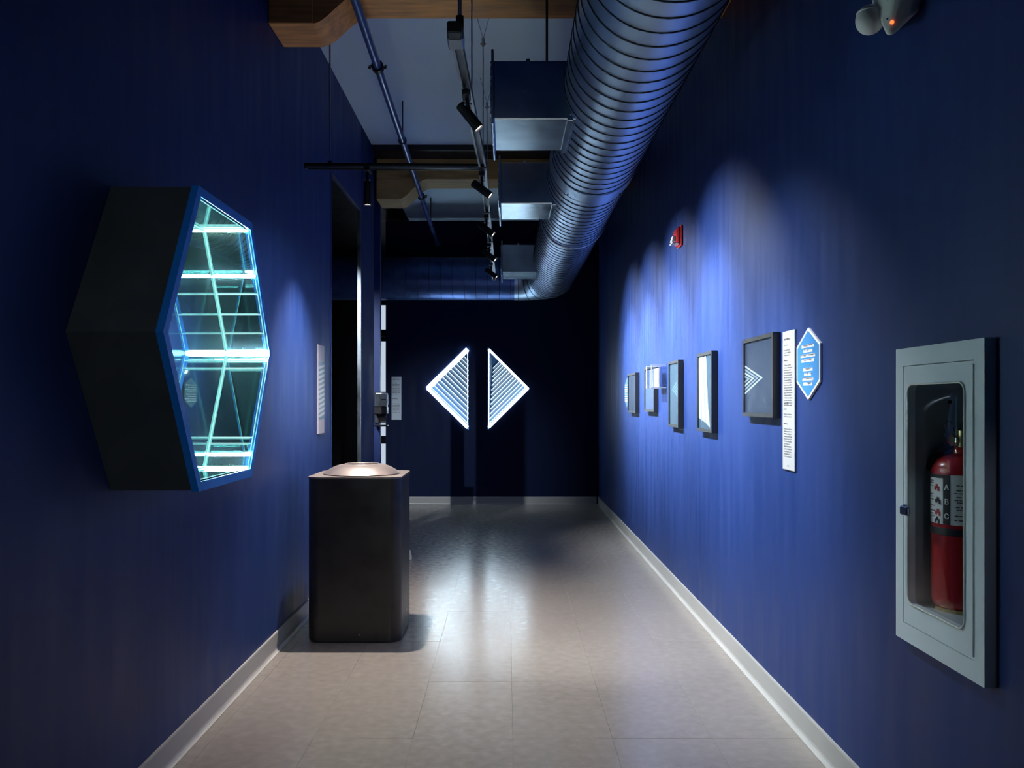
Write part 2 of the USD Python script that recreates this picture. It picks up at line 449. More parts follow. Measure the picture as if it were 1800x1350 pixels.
part(duct, 'strap_end', box(DX + .262, DX + .276, 2.60, 2.64, DZ - .06, DZ + .10, .003), 'white', False)
part(duct, 'strap_bolt', sphere((DX + .262, 4.35, DZ - .06), .010, 1), 'rod')
# rectangular take-offs with their registers
def takeoff(Y0, Y1, xl, label):
    t = thing('duct_branch', label, 'duct branch', (xl, Y0, 2.65), 'rectangular branches on the left of the duct')
    part(t, 'branch_box', box(xl + .008, .40, Y0, Y1, 2.65, 2.93, .005), 'sheet', False)
    part(t, 'register_flange', box(xl - .004, xl + .008, Y0 - .05, Y1 + .05, 2.61, 2.965, .003), 'sheet', False)
    for i in range(9):
        z = 2.675 + i * .03
        part(t, 'register_louvre', box(xl - .010, xl - .003, Y0, Y1, z, z + .012, .002), 'sheet', False)
    part(t, 'collar', box(.285, .315, Y0 - .012, Y1 + .012, 2.638, 2.942, .004), 'sheet', False)
    for z in (2.67, 2.79, 2.91):
        part(t, 'rivet', sphere((.30, Y0 - .013, z), .006, 1), 'rod')
    part(t, 'damper_knob', cyl((.08, Y0, 2.79), (.08, Y0 - .014, 2.79), .014, 14), 'sheet')
    part(t, 'cable_clip', cyl((.1, Y0 + .06, 2.93), (.1, Y0 + .06, 2.96), .01, 8), 'rod')
    return t


t0 = takeoff(4.07, 4.58, -.073, 'largest, nearest of the three rectangular metal branches on the round duct')
copy(t0, (-.055, 5.80, 2.65), 'middle of the three rectangular metal branches on the round duct')
copy(t0, (-.060, 8.84, 2.65), 'smallest, farthest of the three rectangular metal branches on the duct')

# rubbish bin
BX0, BX1, BY0, BY1, BH = -1.085, -.578, 4.60, 5.10, .895
def rsq(x0, x1, y0, y1, r, n=8):
    out = []
    for cx, cy, a in ((x1 - r, y0 + r, -90), (x1 - r, y1 - r, 0), (x0 + r, y1 - r, 90), (x0 + r, y0 + r, 180)):
        out += [(cx + r * math.cos(math.radians(a + 90 * i / n)), cy + r * math.sin(math.radians(a + 90 * i / n))) for i in range(n + 1)]
    return out


bn = thing('rubbish_bin', 'square dark bronze rubbish bin with domed lid, on the floor by the left wall', 'bin', ((BX0 + BX1) / 2, (BY0 + BY1) / 2, 0))
part(bn, 'body', poly(rsq(BX0, BX1, BY0, BY1, .07), .012, BH - .012, 'z'), 'bin', 35)
part(bn, 'plinth', poly(rsq(BX0 + .012, BX1 - .012, BY0 + .012, BY1 - .012, .06), 0, .012, 'z'), 'black', 35)
part(bn, 'lid_plate', poly(rsq(BX0 - .003, BX1 + .003, BY0 - .003, BY1 + .003, .072), BH - .010, BH, 'z'), 'lid', 35)
bc = ((BX0 + BX1) / 2 + .005, (BY0 + BY1) / 2)
prof = [(.215 - .115 * s, .004 + .05 * math.sin(s * math.pi / 2) ** .9) for s in np.linspace(0, 1, 12)]
part(bn, 'dome', lathe(prof + [(.098, .057), (.093, .054), (.090, .03), (.088, -.05)], (*bc, BH), n=56), 'lid', True)
part(bn, 'chute', lathe([(.0001, -.04), (.088, -.04)], (*bc, BH), n=40), 'black', True)
part(bn, 'screw', sphere((-.80, BY0, .045), .005, 1), 'rod')
part(bn, 'screw', sphere((BX1, 4.86, .12), .006, 1), 'rod')

# ---------------------------------------------------------------- hexagonal infinity mirror on the left wall
HC, HR, HZ = V(0, 2.876, 1.494), .540, 1.494
FX, KX = -.942, -1.112
hexp = lambda r: [(HC[1] + r * math.cos(math.radians(a)), HZ + r * math.sin(math.radians(a))) for a in (0, 60, 120, 180, 240, 300)]
hx = thing('infinity_mirror', 'large hexagonal infinity mirror box with blue rim on the left wall', 'wall sculpture', (XL, HC[1], HZ))
for k in range(6):      # six dark case boards
    o, i_ = hexp(HR - .004), hexp(HR - .03)
    q = (k + 1) % 6
    part(hx, 'case_board', poly([o[k], o[q], i_[q], i_[k]], XL + .001, FX - .022), 'case', False)
for k in range(6):      # six blue rim rails
    o, i_ = hexp(HR), hexp(HR - .034)
    q = (k + 1) % 6
    part(hx, 'rim_rail', poly([o[k], o[q], i_[q], i_[k]], FX - .022, FX), 'rim', False)
ri = HR - .034
for k in range(6):
    i_, o = hexp(ri), hexp(ri + .003)
    q = (k + 1) % 6
    part(hx, 'side_mirror', poly([o[k], o[q], i_[q], i_[k]], KX, FX - .004), 'mirror', False)
part(hx, 'back_mirror', poly(hexp(ri), KX - .004, KX), 'mirror', False)
part(hx, 'front_glass', poly(hexp(ri), FX - .007, FX - .005), 'twoway', False)
hv = hexp(ri - .006)
for k, mt, r in ((0, 'led_hot', .0075), (1, 'led_yellow', .0042), (2, 'led', .004), (3, 'led', .004), (4, 'led', .004), (5, 'led_yellow', .0045)):
    part(hx, 'led_strip', cyl((KX + .001, *hv[k]), (FX - .010, *hv[k]), r, 8), mt)
def on_edge(k, s):
    a, b = np.array(hv[k]), np.array(hv[(k + 1) % 6]); return a + (b - a) * s
for k, s, mt, r in ((0, .645, 'led', .0048), (5, .11, 'led', .0042), (1, .10, 'led_reflection', .004), (0, .5, 'led_reflection', .003), (0, .33, 'led_reflection', .0025), (0, .17, 'led_reflection', .002),
                    (5, .93, 'led_reflection', .003), (5, .86, 'led_reflection', .003), (5, .2, 'led_reflection', .002), (5, .25, 'led_reflection', .002)):
    p = on_edge(k, s)
    part(hx, 'led_strip', cyl((KX + .001, *p), (FX - .010, *p), r, 6), mt)  # the dim strips draw mirror reflections of the real ones
for k in range(6):
    q = (k + 1) % 6
    part(hx, 'glass_seam', cyl((KX + .003, *hv[k]), (KX + .003, *hv[q]), .0028, 6), 'seam_glow')  # glass edges lit by the LEDs, their glow put in as emission
    part(hx, 'glass_seam', cyl((FX - .010, *hv[k]), (FX - .010, *hv[q]), .0016, 6), 'seam_glow')

# ---------------------------------------------------------------- triangular infinity mirrors, reflections modelled as tubes in deep wells
def well(name, pts, label):
    ctr = np.mean(pts, 0)
    t = thing('infinity_triangle', label, 'light sculpture', (ctr[0], YB, ctr[1]), 'triangular infinity mirrors in the back wall, reflections built as tubes')
    D, rise, N = 3.3, .95, 14
    P = lambda s, off=0.0: np.array([(x, YB + s * D, z + s * rise) for x, z in (inset(pts, off) if off else pts)])
    for i in range(3):
        j = (i + 1) % 3
        a, b = P(0.0), P(1.0)
        v = np.array([a[i], a[j], b[j], b[i]])
        part(t, 'lining', trimesh.Trimesh(v, [[0, 1, 2], [0, 2, 3]], process=False), 'well', False)
    part(t, 'back_panel', trimesh.Trimesh(P(1.0), [[0, 1, 2]], process=False), 'well', False)
    for k in range(N):
        s = (k / N) ** 1.15
        o = P(s, .012)
        for i in range(3):
            j = (i + 1) % 3
            n_ = np.array([o[i], o[j]]); n_[:, 1] += .01
            hot = k == 0
            left = pts[0][0] < -.5
            up = (o[i] + o[j])[2] > 2 * ctr[1]
            r = ((.030 if left else .015) if up else (.022 if left else .018)) if hot else .0075 * (1 - .3 * s)
            vert = abs(o[i][0] - o[j][0]) < 1e-3
            if vert and (k > 0): continue
            if vert: r = .003 if left else .006
            part(t, 'led_tube', cyl(n_[0], n_[1], r, 8 if hot else 6), 'tri_hot' if k == 0 else 'tri_reflection')  # deeper tubes stand for mirror reflections of the front ones
    return t


well('infinity_triangle', TRI[0], 'left-pointing triangular infinity mirror in the back wall, reflections built as nested tubes')
well('infinity_triangle', TRI[1], 'right-pointing triangular infinity mirror in the back wall, reflections built as nested tubes')

# ================================================================== OVERHEAD
pp = thing('sprinkler_pipe', 'blue painted sprinkler pipe running lengthwise below the ceiling', 'pipe', (-.8, 6, 3.3))
pa, pb = V(-.755, 4.1, 3.30), V(-.887, YB, 3.30)
at = lambda Y: pa + (pb - pa) * (Y - pa[1]) / (pb[1] - pa[1])
part(pp, 'pipe', cyl(pa - (pb - pa) * .7, pb, .0235, 20), 'pipe')
for Y in (5.09, 7.23, 8.3):
    c = at(Y)
    part(pp, 'coupling', cyl(c - V(0, .022, 0), c + V(0, .022, 0), .036, 18), 'black')
    for s in (-1, 1):
        part(pp, 'coupling_bolt', cyl(c + V(s * .046, -.018, -.012), c + V(s * .046, .018, .012), .009, 8), 'black')
for Y in (6.52, 9.6):
    c = at(Y)
    h = part(pp, 'hanger', cyl(c + V(0, 0, .02), V(c[0], c[1], ZC), .006, 8), 'black')
    part(h, 'clevis_ring', tube([c + .028 * V(math.cos(q), 0, math.sin(q)) for q in np.linspace(0, 2 * np.pi, 20, endpoint=False)], .005, 6, True), 'black')
part(pp, 'end_flange', cyl(pb - V(0, .02, 0), pb, .06, 20), 'black')

TZ = 2.64
def channel(a, b, w=.042, h=.034):
    """a track profile open at the bottom, laid from a to b"""
    a, b = V(*a), V(*b); d = (b - a) / np.linalg.norm(b - a); s = np.cross(d, (0, 0, 1)); s /= np.linalg.norm(s)
    p2 = [(-w / 2, 0), (-w / 2, h), (w / 2, h), (w / 2, 0), (w / 4, 0), (w / 4, h * .6), (-w / 4, h * .6), (-w / 4, 0)]
    m = trimesh.creation.extrude_polygon(Polygon(p2), np.linalg.norm(b - a), engine='earcut')
    v = np.array(m.vertices)
    return trimesh.Trimesh(a + v[:, :1] * s + v[:, 1:2] * V(0, 0, 1) + v[:, 2:] * d, m.faces, process=False)


K0, K1, K2 = V(-.193, 3.14, TZ), V(-.142, 4.90, TZ), V(-.146, 9.3, TZ)
tr = thing('lighting_track', 'long ceiling-hung lighting track carrying the row of spotlights', 'lighting track', K1)
part(tr, 'rail', channel(K0, K1 - V(0, .02, 0)), 'track', False)
part(tr, 'rail', channel(K1 + V(0, .02, 0), K2), 'track', False)
for c in (K0 + V(0, -.02, .017), K1 + V(0, 0, .017), V(-.144, 6.05, TZ + .017), V(-.145, 7.15, TZ + .017), K2 + V(0, .01, .017)):
    part(tr, 'joiner', box(c[0] - .026, c[0] + .026, c[1] - .035, c[1] + .035, c[2] - .021, c[2] + .024, .005), 'head', False)
part(tr, 'feed_box', box(-.193 - .03, -.193 + .03, 3.14, 3.24, TZ - .004, TZ + .045, .005), 'track', False)
part(tr, 'feed_stem', cyl((-.175, 3.13, TZ + .04), (-.175, 3.13, ZC), .0075, 12), 'rod')
part(tr, 'feed_nut', cyl((-.175, 3.13, TZ + .03), (-.175, 3.13, TZ + .075), .016, 6), 'head')
cb = thing('lighting_track', 'thin black cross bar reaching from the lighting track to the left wall', 'lighting track', (-.6, 4.9, TZ))
part(cb, 'rail', channel((-1.15, 4.88, TZ - .005), (-.165, 4.90, TZ - .005), .034, .030), 'head', False)
part(cb, 'end_cap', box(-1.158, -1.145, 4.862, 4.898, TZ - .006, TZ + .027, .003), 'head', False)
part(cb, 'trim_strip', box(-1.15, -.165, 4.861, 4.865, TZ - .005, TZ + .006), 'track', False)
hg = thing('hanger_rod', 'thin grey rod holding the cross bar near the left wall', 'rod', (-1.015, 4.88, TZ))
part(hg, 'rod', cyl((-1.015, 4.88, TZ + .02), (-1.015, 4.88, ZC), .005, 8), 'rod')
part(hg, 'foot', cyl((-1.015, 4.88, TZ + .02), (-1.015, 4.88, TZ + .04), .012, 8), 'head')
hg = thing('hanger_rod', 'thin dark rod hanging down to the nearest duct branch', 'rod', (.2, 4.33, 2.93))
part(hg, 'rod', cyl((.2, 4.33, 2.93), (.2, 4.33, ZC), .006, 8), 'head')
part(hg, 'washer', cyl((.2, 4.33, 2.93), (.2, 4.33, 2.94), .016, 10), 'rod')
for Y, X, lab in ((3.95, -.165, 'suspension cable nearest, hanging to the track left of the others'), (4.98, -.142, 'middle suspension cable with a Y-shaped gripper, hanging to the track'),
                  (6.05, -.144, 'farthest suspension cable with a Y-shaped gripper, hanging to the track')):
    c = thing('suspension_cable', lab, 'cable', (X, Y, TZ), 'cables that hang the lighting track')
    part(c, 'wire', cyl((X, Y, TZ + .03), (X, Y, 3.40), .0036, 6), 'rod')
    g = part(c, 'gripper', cyl((X, Y, 3.375), (X, Y, 3.425), .009, 8), 'rod')
    for s in (-1, 1):
        part(c, 'bridle_leg', cyl((X, Y, 3.42), (X + s * .05, Y, ZC), .002, 5), 'rod')
        part(c, 'bridle_nut', sphere((X + s * .012, Y, 3.39), .006, 1), 'rod')
    part(c, 'foot', cyl((X, Y, TZ + .028), (X, Y, TZ + .05), .012, 8), 'head')


def lamp(c, d, track, label):
    c, d = V(*c), V(*d) / np.linalg.norm(d)
    t = thing('spotlight', label, 'spotlight', c, 'black cylinder heads on the track')
    a, b = c - d * HLEN / 2, c + d * HLEN / 2
    part(t, 'housing', cat(tube([a, a + d * .004, b - d * .003, b], [HRAD - .003, HRAD, HRAD, HRAD - .001], 28, caps=False), cyl(a - d * .001, a + d * .001, HRAD - .003, 28)), 'head', 30)
    part(t, 'lens', cyl(b - d * .010, b - d * .006, HRAD - .0025, 24), 'lens')
    part(t, 'bezel', tube([b + (HRAD - .0015) * (math.cos(q) * np.cross(d, (0, 1, 0)) / np.linalg.norm(np.cross(d, (0, 1, 0))) + math.sin(q) * np.cross(d, np.cross(d, (0, 1, 0))) / np.linalg.norm(np.cross(d, (0, 1, 0)))) for q in np.linspace(0, 2 * np.pi, 28, endpoint=False)], .0016, 5, True), 'head')
    top = V(*track)
    part(t, 'yoke', tube([c + (top - c) * s for s in (0, .35, .7, 1)], .009, 8), 'head')
    part(t, 'adapter', box(top[0] - .017, top[0] + .017, top[1] - .045, top[1] + .045, top[2] - .012, top[2] + .016, .004), 'head', False)
    for s in (-1, 1):
        part(t, 'pivot_screw', sphere(c * .45 + top * .55 + V(s * .012, -.01, 0), .006, 1), 'rod')
    return t


lamp(HEADS[0][0], HEADS[0][1], (-.178, 3.70, TZ - .01), 'nearest, largest black spotlight under the track, aimed to the right')
s1 = lamp(HEADS[1][0], HEADS[1][1], (-.150, 5.0, TZ - .01), 'second spotlight of the row, hanging where the cross bar joins the track')
for (c, d), lab in zip(HEADS[2:], ('third spotlight of the row, before the middle duct branch', 'fourth spotlight of the row, in front of the dark back wall', 'farthest, smallest spotlight at the end of the row')):
    copy(s1, c, lab)
lamp(DOWN, (0.0001, 0, -1), (DOWN[0], DOWN[1], TZ - .014), 'spotlight on the cross bar pointing straight down over the bin')

# ================================================================== RIGHT WALL
def picture(Y0, Y1, z0, z1, label, back, shapes=()):
    X0, X1 = 1.122, XR - .001
    t = thing('picture_frame', label, 'framed picture', (XR, (Y0 + Y1) / 2, (z0 + z1) / 2), 'framed pictures on the right wall')
    w = .018
    corners = [(Y0, z0), (Y1, z0), (Y1, z1), (Y0, z1)]; ins = [(Y0 + w, z0 + w), (Y1 - w, z0 + w), (Y1 - w, z1 - w), (Y0 + w, z1 - w)]
    for k in range(4):
        q = (k + 1) % 4
        part(t, 'frame_rail', poly([corners[k], corners[q], ins[q], ins[k]], X0, X1), 'frame', False)
    pr = part(t, 'print', box(X0 + .008, X0 + .012, Y0 + w, Y1 - w, z0 + w, z1 - w), back, False)
    W, H = Y1 - Y0 - 2 * w, z1 - z0 - 2 * w
    n = 0
    for nm, mt, pts in shapes:     # points: (from the far edge to the near edge, from the top down), each 0..1
        n += 1
        part(pr, nm, poly([(Y1 - w - a * W, z1 - w - b * H) for a, b in pts][::1], X0 + .0076 - .0002 * n, X0 + .008), mt, False)  # pale shapes set just proud of the picture surface
    return t


def chevrons(ax, ay, bx, top, bot, n, mats):
    out = []
    for k in range(n):
        s0, s1 = k / n, (k + .55) / n
        f = lambda s: ((bx + (ax - bx) * (1 - s * .92)), ay, top + (ay - top) * s, bot + (ay - bot) * s)
        x_0, y_0, t_0, b_0 = f(s0); x_1, y_1, t_1, b_1 = f(s1)
        out.append(('chevron', mats[k % len(mats)], [(bx, t_0), (x_0, y_0), (bx, b_0), (bx, b_1), (x_1, y_1), (bx, t_1)]))
    return out


picture(3.612, 4.075, 1.234, 1.597, 'nearest picture, dark frame, pale nested triangles on slate', 'slate', chevrons(.66, .52, .0, .32, .74, 4, ('pale', 'palem')))
picture(4.694, 5.054, 1.131, 1.585, 'tall picture in dark frame, with a slanted white striped band', 'slate3',
        [('white_band', 'pale', [(0, 0), (.56, 0), (.62, .3), (.72, .7), (.86, .98), (.6, .93), (.02, .86)]), ('stripe', 'palem', [(.14, 0), (.18, 0), (.26, .9), (.22, .89)]), ('stripe', 'palem', [(.34, 0), (.38, 0), (.54, .92), (.48, .91)])])
picture(5.61, 5.957, 1.132, 1.58, 'tall picture in dark frame, faint pale-blue nested chevrons', 'slate3', [(a, 'paleb', [(1 - x * 1.25, y) for x, y in p]) for a, _, p in chevrons(.6, .42, .0, .26, .58, 3, ('paleb',))])
picture(6.55, 7.01, 1.225, 1.58, 'plain blue-grey picture partly behind the clear acrylic holder', 'slate2')
picture(7.48, 7.98, 1.205, 1.562, 'farthest, plain dark picture on the right wall', 'slate')


def rows(t, name, mat, place, lines, h, lead, top, left, w, rag, seed, thick=.0012, bold=False):
    """printed lines too small to read: runs of little letter strokes, one mesh per block of text"""
    r = np.random.default_rng(seed); out = []
    for k in range(lines):
        z = top - k * lead; x = left; end = left + w * (rag[k % len(rag)])
        while x < end:
            n = int(r.integers(2, 8))
            for _ in range(n):
                lw = h * r.uniform(.42, .62)
                if x + lw > end + h: break
                out.append(place(x, x + lw * .72, z, z + h * (1 if bold else r.choice((.68, .68, 1.0)))))
                x += lw
            x += h * .5
    part(t, name, cat(*out), mat, False, kind='stuff')


def wall_r(x): return lambda a, b, z0, z1: box(x - .0010, x, a if False else -b, -a, z0, z1)


# white text strip: reading direction on the right wall runs from far to near, i.e. along -Y
TXT = (3.416, 3.564)
ts = thing('text_panel', 'tall narrow white text panel beside the nearest picture, brightly lit', 'text panel', (XR, 3.49, 1.31))
part(ts, 'board', box(XR - .008, XR - .0005, TXT[0], TXT[1], 1.022, 1.592, .001), 'panel', False)
pl = lambda a, b, z0, z1: box(XR - .009, XR - .0078, TXT[1] - b, TXT[1] - a, z0, z1)
for (nm, mt, n, h, lead, top, w, rag) in (('heading', 'ink', 1, .0085, .02, 1.556, .075, (1,)), ('subheading', 'ink_soft', 1, .006, .02, 1.533, .042, (1,)), ('paragraph', 'ink_soft', 3, .005, .0105, 1.512, .08, (.95, 1, .92)),
                                          ('subheading', 'ink', 1, .005, .02, 1.470, .042, (1,)), ('paragraph', 'ink_soft', 17, .005, .0103, 1.450, .10, (.86, 1, .9, 1, .95, 1)), ('heading', 'ink', 1, .009, .02, 1.291, .05, (1,)),
                                          ('subheading', 'ink_soft', 1, .006, .02, 1.269, .03, (1,)), ('paragraph', 'ink_soft', 2, .005, .0103, 1.249, .09, (1,)), ('subheading', 'ink', 1, .005, .02, 1.209, .045, (1,)),
                                          ('paragraph', 'ink_soft', 12, .005, .0103, 1.188, .095, (1, .98, .96, .97, 1, .98, .8, .97)), ('mark', 'ink_soft', 1, .005, .02, 1.037, .02, (1,))):
    rows(ts, nm, mt, pl, n, h, lead, top, .018 if nm != 'mark' else .06, w, rag, len(used))

# blue hexagonal sign
hs = thing('hexagon_sign', 'blue upright hexagon sign with white border and white lettering', 'sign', (XR, 3.262, 1.446))
HY = (3.136, 3.389)
outl = [(3.262, 1.585), (HY[0], 1.518), (HY[0], 1.380), (3.262, 1.309), (HY[1], 1.378), (HY[1], 1.5165)]
part(hs, 'plate', poly(outl, XR - .008, XR - .0005), 'white', False)
part(hs, 'blue_face', poly(inset(outl, .010), XR - .0086, XR - .0078), 'sky', False)
hp = lambda a, b, z0, z1: box(XR - .0094, XR - .0084, 3.262 - b, 3.262 - a, z0, z1)
hr = np.random.default_rng(5)
for z, w, n in ((1.509, .136, 10), (1.4905, .106, 7), (1.472, .160, 12), (1.4535, .140, 10), (1.4195, .108, 8), (1.401, .078, 5), (1.3825, .120, 9), (1.364, .102, 8)):
    out = []
    for i in range(n):
        a = -w / 2 + w * i / n
        b = a + w / n * .86
        out += [hp(a, a + (b - a) * .38, z, z + .0125), hp(a + (b - a) * .62, b, z, z + .0125), hp(a, b, z + (.0045 if hr.random() < .5 else .0095), z + .0125 if hr.random() < .5 else z + .0085 + .0025)]
    part(hs, 'lettering', cat(*out), 'white', False, kind='stuff')
part(hs, 'rule', hp(-.022, .022, 1.441, 1.4425), 'palem', False)

# far vinyl lettering beside the last picture
vs = thing('hexagon_sign', 'small pale hexagon sign half hidden beyond the farthest picture', 'sign', (XR, 8.2, 1.4))
vo = [(8.22, 1.535), (8.06, 1.47), (8.06, 1.31), (8.22, 1.245), (8.38, 1.31), (8.38, 1.47)]
part(vs, 'plate', poly(vo, XR - .006, XR - .0005), 'paleb', False)
vp = lambda a, b, z0, z1: box(XR - .0075, XR - .0058, 8.36 - b, 8.36 - a, z0, z1)
rows(vs, 'lettering', 'white', vp, 8, .012, .022, 1.46, .02, .28, (.9, .7, 1, .8), 77)

# clear acrylic brochure holder
ah = thing('brochure_holder', 'clear acrylic brochure holder box on the right wall between two pictures', 'holder', (XR, 6.3, 1.49))
hx0, hy0, hy1, hz0, hz1 = 1.045, 6.2, 6.42, 1.405, 1.57
part(ah, 'front_sheet', box(hx0, hx0 + .004, hy0, hy1, hz0, hz1), 'acryl', False)
part(ah, 'back_sheet', box(XR - .006, XR - .001, hy0, hy1, hz0, hz1 + .01), 'acryl', False)
for y in (hy0, hy1 - .004):
    part(ah, 'side_sheet', box(hx0 + .004, XR - .006, y, y + .004, hz0, hz1), 'acryl', False)
part(ah, 'bottom_sheet', box(hx0 + .004, XR - .006, hy0 + .004, hy1 - .004, hz0, hz0 + .005), 'acryl', False)
for y in (hy0, hy1):
    part(ah, 'bright_edge', cat(box(hx0 - .002, hx0 + .003, y - .003, y + .003, hz0, hz1), box(hx0, XR - .003, y - .003, y + .003, hz1 - .004, hz1 + .003), box(hx0, XR - .003, y - .003, y + .003, hz0 - .003, hz0 + .004)), 'acredge', False)
part(ah, 'leaflet', box(1.10, 1.112, hy0 + .02, hy1 - .02, hz0 + .006, hz1 - .02, .001), 'white', False)

# fire alarm
fa = thing('fire_alarm', 'small red fire alarm with a white strobe high on the right wall', 'alarm', (XR, 5.69, 2.4))
part(fa, 'back_plate', box(XR - .015, XR - .0005, 5.62, 5.76, 2.335, 2.47, .004), 'red', False)
part(fa, 'housing', hull(box(XR - .042, XR - .012, 5.632, 5.748, 2.355, 2.45, .01), box(XR - .032, XR - .012, 5.628, 5.752, 2.345, 2.462, .008)), 'red', 20)
part(fa, 'strobe_lens', hull(box(XR - .066, XR - .036, 5.655, 5.725, 2.368, 2.372), box(XR - .058, XR - .036, 5.655, 5.725, 2.400, 2.404)), 'white', False)
part(fa, 'lens_bar', box(XR - .068, XR - .04, 5.645, 5.735, 2.352, 2.360, .002), 'white', False)
part(fa, 'horn_slot', box(XR - .0435, XR - .041, 5.65, 5.73, 2.425, 2.432), 'rubber', False)

# emergency light
el = thing('emergency_light', 'grey twin-head emergency light with glowing red dot, at the top right', 'emergency light', (XR, 2.45, 2.45))
body = hull(sphere((1.078, 2.40, 2.347), .014, 2), sphere((1.115, 2.38, 2.385), .016, 2), sphere((1.10, 2.44, 2.47), .055, 2), sphere((1.125, 2.38, 2.54), .06, 2), box(XR - .01, XR - .001, 2.40, 2.52, 2.40, 2.62))
part(el, 'body', body, 'plast', 25)
Ed = V(-.45, -.1, -.6); Ed /= np.linalg.norm(Ed)
hd = part(el, 'lamp_head', sphere((1.043, 2.455, 2.400), .042, 3, (.95, .9, 1)), 'plast', True)
part(hd, 'head_ring', tube([V(1.043, 2.455, 2.408) + V(.0345 * math.cos(q), .0325 * math.sin(q), .013) for q in np.linspace(0, 2 * np.pi, 28, endpoint=False)], .003, 6, True), 'plast')
cd = V(-.35, -.80, -.55); cd /= np.linalg.norm(cd)
cc = V(1.085, 2.36, 2.452)
h2 = part(el, 'lamp_head', cyl(cc - cd * .05, cc, .047, 28), 'plast')
part(h2, 'reflector', cyl(cc, cc + cd * .003, .041, 28), 'reflector')
for i in range(14):
    a = i * 2.4; r = .034 * math.sqrt((i + .5) / 14)
    e1 = np.cross(cd, (0, 0, 1)); e1 /= np.linalg.norm(e1); e2 = np.cross(cd, e1)
    part(h2, 'lens_facet', sphere(cc + cd * .004 + r * (math.cos(a) * e1 + math.sin(a) * e2), .006, 1), 'reflector')
def on_body(u, v):
    d = V((u - VPU) / F, 1, (VPV - v) / F)
    loc, _, _ = body.ray.intersects_location([V(0, 0, EYE)], [d / np.linalg.norm(d)])
    return min(loc, key=lambda p: p[1])


part(el, 'status_light', sphere(on_body(1568, 39), .0055, 2), 'status', True)
part(el, 'test_button', sphere(on_body(1560, 33), .003, 1), 'rubber')

# ---------------------------------------------------------------- fire extinguisher cabinet
fc = thing('extinguisher_cabinet', 'white fire extinguisher cabinet set in the right wall, window in its door', 'cabinet', (XR, 2.25, 1.04))
y0, y1, z0, z1 = *CAB_Y, *CAB_Z
X0 = XR - .028
rr2 = lambda a, b, c, d, r: [(p[0], p[1]) for p in rsq(a, b, c, d, r, 5)]
D0 = (y0 + .045, y1 - .045, z0 + .05, z1 - .05)           # the door
W0 = (2.108, 2.405, .735, 1.350)                              # its window
part(fc, 'frame', poly([(y0, z0), (y1, z0), (y1, z1), (y0, z1)], X0, XR - .0005, holes=[[(D0[0], D0[2]), (D0[1], D0[2]), (D0[1], D0[3]), (D0[0], D0[3])]]), 'cab', False)
dr = part(fc, 'door', poly([(D0[0] + .002, D0[2] + .002), (D0[1] - .002, D0[2] + .002), (D0[1] - .002, D0[3] - .002), (D0[0] + .002, D0[3] - .002)], X0 + .001, X0 + .02, holes=[rr2(*W0, .025)]), 'cab', False)
win_in = rr2(W0[0] + .002, W0[1] - .002, W0[2] + .002, W0[3] - .002, .024)
def bub(s, x): return [(x, (a - 2.2565) * s + 2.2565, (b - 1.0425) * s + 1.0425) for a, b in win_in]
rings = [bub(1, X0 + .004), bub(.985, X0 - .006), bub(.93, X0 - .014), bub(.75, X0 - .02)]
n = len(win_in); bv = np.vstack(rings + [[(X0 - .021, 2.2565, 1.0425)]]); bf = []
for i in range(3):
    for j in range(n):
        q = (j + 1) % n
        bf += [[i * n + j, i * n + q, (i + 1) * n + q], [i * n + j, (i + 1) * n + q, (i + 1) * n + j]]
for j in range(n): bf.append([3 * n + j, 3 * n + (j + 1) % n, 4 * n])
part(dr, 'bubble_window', trimesh.Trimesh(bv, bf, process=False), 'bubble', 40)
part(dr, 'window_gasket', tube([(X0 - .001, a, b) for a, b in rr2(*W0, .025)], .0028, 6, True), 'plast')
part(dr, 'handle', cat(box(X0 - .012, X0 + .001, W0[1] - .004, W0[1] + .012, .985, 1.012, .003), box(X0 - .02, X0 - .010, W0[1] - .034, W0[1] + .010, .983, 1.008, .003)), 'chrome', False)
part(dr, 'hinge', cyl((X0 - .001, D0[0] + .001, D0[2] + .01), (X0 - .001, D0[0] + .001, D0[3] - .01), .003, 8), 'cab')
tub_y, tub_z, TX = (y0 + .05, y1 - .05), (.728, z1 - .05), XR + .2
part(fc, 'tub_back', box(TX, TX + .006, *tub_y, *tub_z), 'cabin', False)
for a in (tub_y[0], tub_y[1] - .004):
    part(fc, 'tub_side', box(X0 + .02, TX, a, a + .004, *tub_z), 'cabin', False)
for a in (tub_z[0], tub_z[1] - .004):
    part(fc, 'tub_shelf', box(X0 + .02, TX, *tub_y, a, a + .004), 'cabin', False)
part(fc, 'screw', sphere((XR + .1, tub_y[1] - .006, 1.30), .006, 1), 'rubber')

